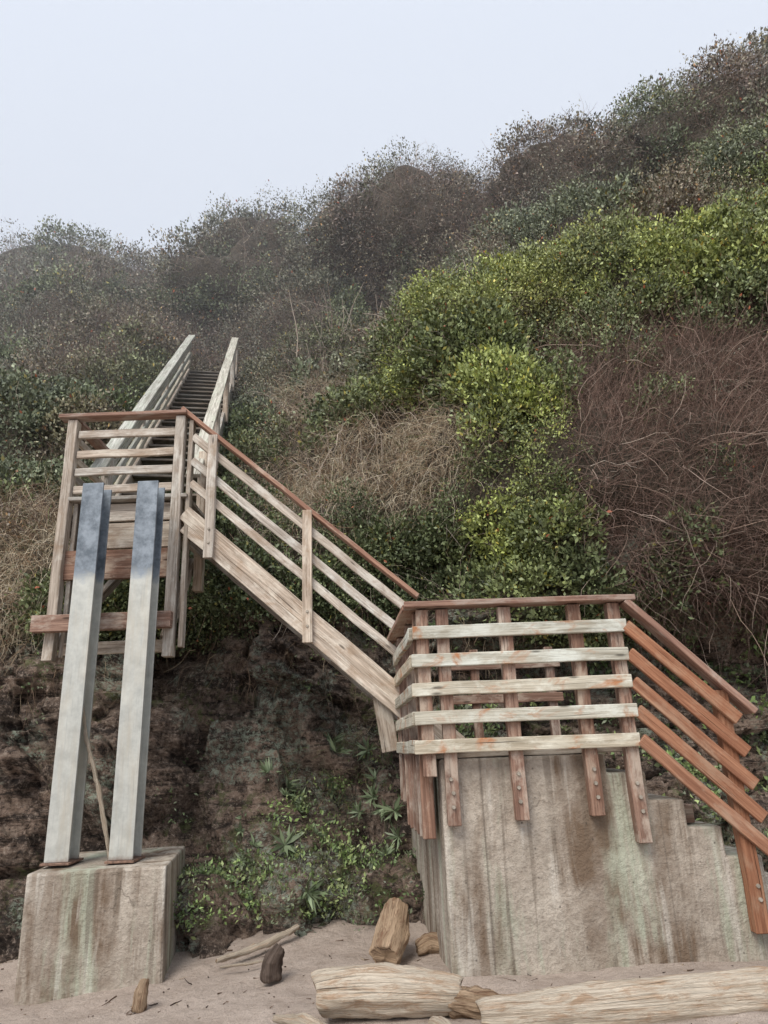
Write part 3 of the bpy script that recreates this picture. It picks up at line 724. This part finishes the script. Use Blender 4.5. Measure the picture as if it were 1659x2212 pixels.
# ------------------------------------------------------------------ driftwood
def log(name, pts, radii, mat=M_log, seed=0, rough=.12, sides=40, sub=16, skew=.25):
    pts = [Vector(p) for p in pts]
    ctr = []; rad = []
    n = len(pts)
    for i in range(n-1):
        for j in range(sub):
            t = j/sub
            p0 = pts[max(i-1, 0)]; p1 = pts[i]; p2 = pts[i+1]; p3 = pts[min(i+2, n-1)]
            ctr.append(.5*((2*p1)+(p2-p0)*t+(2*p0-5*p1+4*p2-p3)*t*t+(3*p1-p0-3*p2+p3)*t**3)); rad.append(radii[i]*(1-t)+radii[i+1]*t)
    ctr.append(pts[-1]); rad.append(radii[-1])
    K = len(ctr); V = []; Ln = 0; us = []
    ref = Vector((0, 0, 1)) if abs((pts[-1]-pts[0]).normalized().z) < .9 else Vector((1, 0, 0))
    for i in range(K):
        d = (ctr[min(i+1, K-1)]-ctr[max(i-1, 0)]).normalized(); a = d.cross(ref).normalized(); b = a.cross(d)
        if i: Ln += (ctr[i]-ctr[i-1]).length
        us.append(Ln)
        endf = 1-.16*(math.exp(-i/1.2)+math.exp(-(K-1-i)/1.2))
        e0 = math.exp(-i/2.0); e1 = math.exp(-(K-1-i)/2.0)
        for j in range(sides):
            an = j*2*math.pi/sides
            sh = d*(rad[i]*skew*(e0*math.cos(an+seed)-e1*math.cos(an+seed*2)+.4*(e0*math.sin(3*an)+e1*math.sin(4*an+1))))
            V.append(ctr[i]+(a*math.cos(an)+b*math.sin(an))*rad[i]*endf+sh)
    A = np.array([tuple(v) for v in V]); Cc = np.repeat(np.array([tuple(c) for c in ctr]), sides, 0)
    R = np.repeat(np.array(rad), sides)
    nrm = unit(A-Cc)
    ang = np.tile(np.arange(sides)/sides*2*math.pi, K); ul = np.repeat(us, sides)
    q = np.stack([np.cos(ang)*2, np.sin(ang)*2, ul/np.mean(rad)*.45], -1)
    nn = fbm(q, 1.0, seed, 4, .6)
    q2 = np.stack([np.cos(ang)*7, np.sin(ang)*7, ul/np.mean(rad)*.2], -1)
    A = A+nrm*(R*(rough*2*nn+rough*.9*fbm(q2, 1.3, seed+5, 3)))[:, None]
    verts = [tuple(a) for a in A]; faces = []; uvs = []; mi = []
    for i in range(K-1):
        for j in range(sides):
            j2 = (j+1) % sides
            faces.append((i*sides+j, i*sides+j2, (i+1)*sides+j2, (i+1)*sides+j)); mi.append(0)
            v0 = j*2*math.pi*.15/sides*2; v1 = (j+1)*2*math.pi*.15/sides*2
            uvs += [(us[i]+seed, v0), (us[i]+seed, v1), (us[i+1]+seed, v1), (us[i+1]+seed, v0)]
    for e, sgn in ((0, -1), (K-1, 1)):
        ci = len(verts); mc = A[e*sides:(e+1)*sides].mean(0); verts.append(tuple(mc))
        for j in range(sides):
            a = e*sides+j; b = e*sides+(j+1) % sides
            faces.append((a, ci, b) if e == 0 else (a, b, ci)); mi.append(1)
            ca_, sa_ = math.cos(j*2*math.pi/sides)*.12, math.sin(j*2*math.pi/sides)*.12
            cb_, sb_ = math.cos((j+1)*2*math.pi/sides)*.12, math.sin((j+1)*2*math.pi/sides)*.12
            uvs += [(ca_, sa_), (0, 0), (cb_, sb_)] if e == 0 else [(ca_, sa_), (cb_, sb_), (0, 0)]
    faces = [tuple(reversed(q)) for q in faces]
    me = bpy.data.meshes.new(name); me.from_pydata(verts, [], faces)
    uvl = me.uv_layers.new(name='UVMap')
    k = 0
    for p in me.polygons:
        m_ = len(p.vertices); seg_ = uvs[k:k+m_][::-1]
        for li, uvv in zip(p.loop_indices, seg_): uvl.data[li].uv = uvv
        p.material_index = mi[p.index]; p.use_smooth = mi[p.index] == 0; k += m_
    me.materials.append(mat); me.materials.append(M_endgrain)
    return link(bpy.data.objects.new(name, me))
log('driftwood_log', [(-.50, 4.82, .11), (-.1, 4.78, .12), (.32, 4.74, .10)], [.112, .128, .10], seed=1, rough=.13)
log('driftwood_log', [(.42, 4.50, .065), (1.2, 4.52, .08), (2.2, 4.56, .11), (3.6, 4.7, .14)], [.085, .115, .12, .13], seed=2, rough=.12)
log('driftwood_log', [(-.11, 5.62, .08), (-.06, 5.85, .17), (-.02, 6.12, .29)], [.105, .118, .095], M_log2, seed=3)
log('driftwood_log', [(.28, 4.70, .08), (.5, 4.66, .06), (.78, 4.72, .04)], [.065, .075, .03], M_log2, seed=4, rough=.3)
log('driftwood_branch', [(-1.42, 6.25, -.05), (-1.1, 6.45, .0), (-.84, 6.65, .08)], [.016, .028, .022], M_log, seed=5, rough=.3, sides=12)
log('driftwood_branch', [(-1.36, 6.12, -.06), (-1.15, 6.1, -.04), (-1.0, 6.14, -.03)], [.008, .012, .008], M_log, seed=15, rough=.3, sides=8)
log('driftwood_stump', [(-.92, 5.75, -.06), (-.91, 5.77, .04), (-.86, 5.8, .13)], [.06, .065, .04], M_log3, seed=6, rough=.35, sides=16)
log('driftwood_stump', [(-1.80, 5.62, -.18), (-1.79, 5.64, -.07), (-1.77, 5.66, .0)], [.045, .045, .025], M_log2, seed=7, rough=.3, sides=16)
log('driftwood_branch', [(-.75, 4.85, -.02), (-.55, 4.7, .0), (-.35, 4.5, -.02)], [.02, .035, .03], M_log, seed=8, rough=.3, sides=14)
log('driftwood_branch', [(.16, 4.62, .0), (.22, 4.45, .03), (.30, 4.25, .0)], [.03, .04, .035], M_log, seed=9, rough=.2, sides=14)
log('driftwood_stump', [(.12, 5.95, .04), (.22, 5.98, .07), (.34, 5.95, .05)], [.06, .07, .045], M_log2, seed=10, rough=.4, sides=16)
log('dead_branch', [(-2.76, 6.52, 1.95), (-2.68, 6.52, 1.6), (-2.55, 6.54, 1.2), (-2.40, 6.52, .66)], [.012, .017, .02, .018], M_log, seed=11, rough=.4, sides=10)

# ------------------------------------------------------------------ fog bank lying over the upper slope
fm = bpy.data.materials.new('fog'); fm.use_nodes = True; fn = fm.node_tree; fn.nodes.clear()
fo = fn.nodes.new('ShaderNodeOutputMaterial'); fv = fn.nodes.new('ShaderNodeVolumeScatter')
fv.inputs['Color'].default_value = (.97, .98, 1, 1); fv.inputs['Density'].default_value = .010; fv.inputs['Anisotropy'].default_value = .0
fn.links.new(fv.outputs[0], fo.inputs['Volume'])
a = [(-40, 9.5, 4.8), (40, 9.5, 4.8), (40, 40, 4.8), (-40, 40, 4.8)]; b_ = [(-40, 14.0, 40), (40, 14.0, 40), (40, 40, 40), (-40, 40, 40)]
v, f = box8(a, b_); f = [tuple(reversed(q)) for q in f]
poly_mesh('fog', v, f, fm, bevel=0)

# ------------------------------------------------------------------ world, light, camera
w = bpy.data.worlds.new('World'); scene.world = w; w.use_nodes = True
nt = w.node_tree; nt.nodes.clear()
out = nt.nodes.new('ShaderNodeOutputWorld'); bg = nt.nodes.new('ShaderNodeBackground')
sky = nt.nodes.new('ShaderNodeTexSky'); sky.sky_type = 'NISHITA'; sky.sun_disc = False
EL, AZ = math.radians(50), math.radians(208)
sky.sun_elevation = EL; sky.sun_rotation = AZ; sky.dust_density = 4; sky.air_density = 1.2
mix = nt.nodes.new('ShaderNodeMix'); mix.data_type = 'RGBA'; mix.inputs[0].default_value = .86
mix.inputs[7].default_value = (7.5, 8.05, 9.1, 1)
nt.links.new(sky.outputs[0], mix.inputs[6]); nt.links.new(mix.outputs[2], bg.inputs[0])
bg.inputs[1].default_value = .125
nt.links.new(bg.outputs[0], out.inputs[0])
sl_ = bpy.data.lights.new('sun', 'SUN'); sl_.energy = 2.6; sl_.angle = math.radians(30); sl_.color = (1, .94, .86)
so = link(bpy.data.objects.new('sun', sl_))
sv = Vector((math.sin(AZ)*math.cos(EL), math.cos(AZ)*math.cos(EL), math.sin(EL)))
so.rotation_euler = sv.to_track_quat('Z', 'Y').to_euler(); so.location = (-5, -10, 20)

cam = bpy.data.cameras.new('camera'); co = link(bpy.data.objects.new('camera', cam))
cam.sensor_fit = 'VERTICAL'; cam.sensor_height = 36; cam.lens = 24.97; cam.clip_end = 2000; cam.clip_start = .05
M = Matrix.Rotation(math.radians(90+18.4), 4, 'X') @ Matrix.Rotation(math.radians(-2.2), 4, 'Z')
M.translation = Vector((0, 0, 1.45)); co.matrix_world = M
scene.camera = co
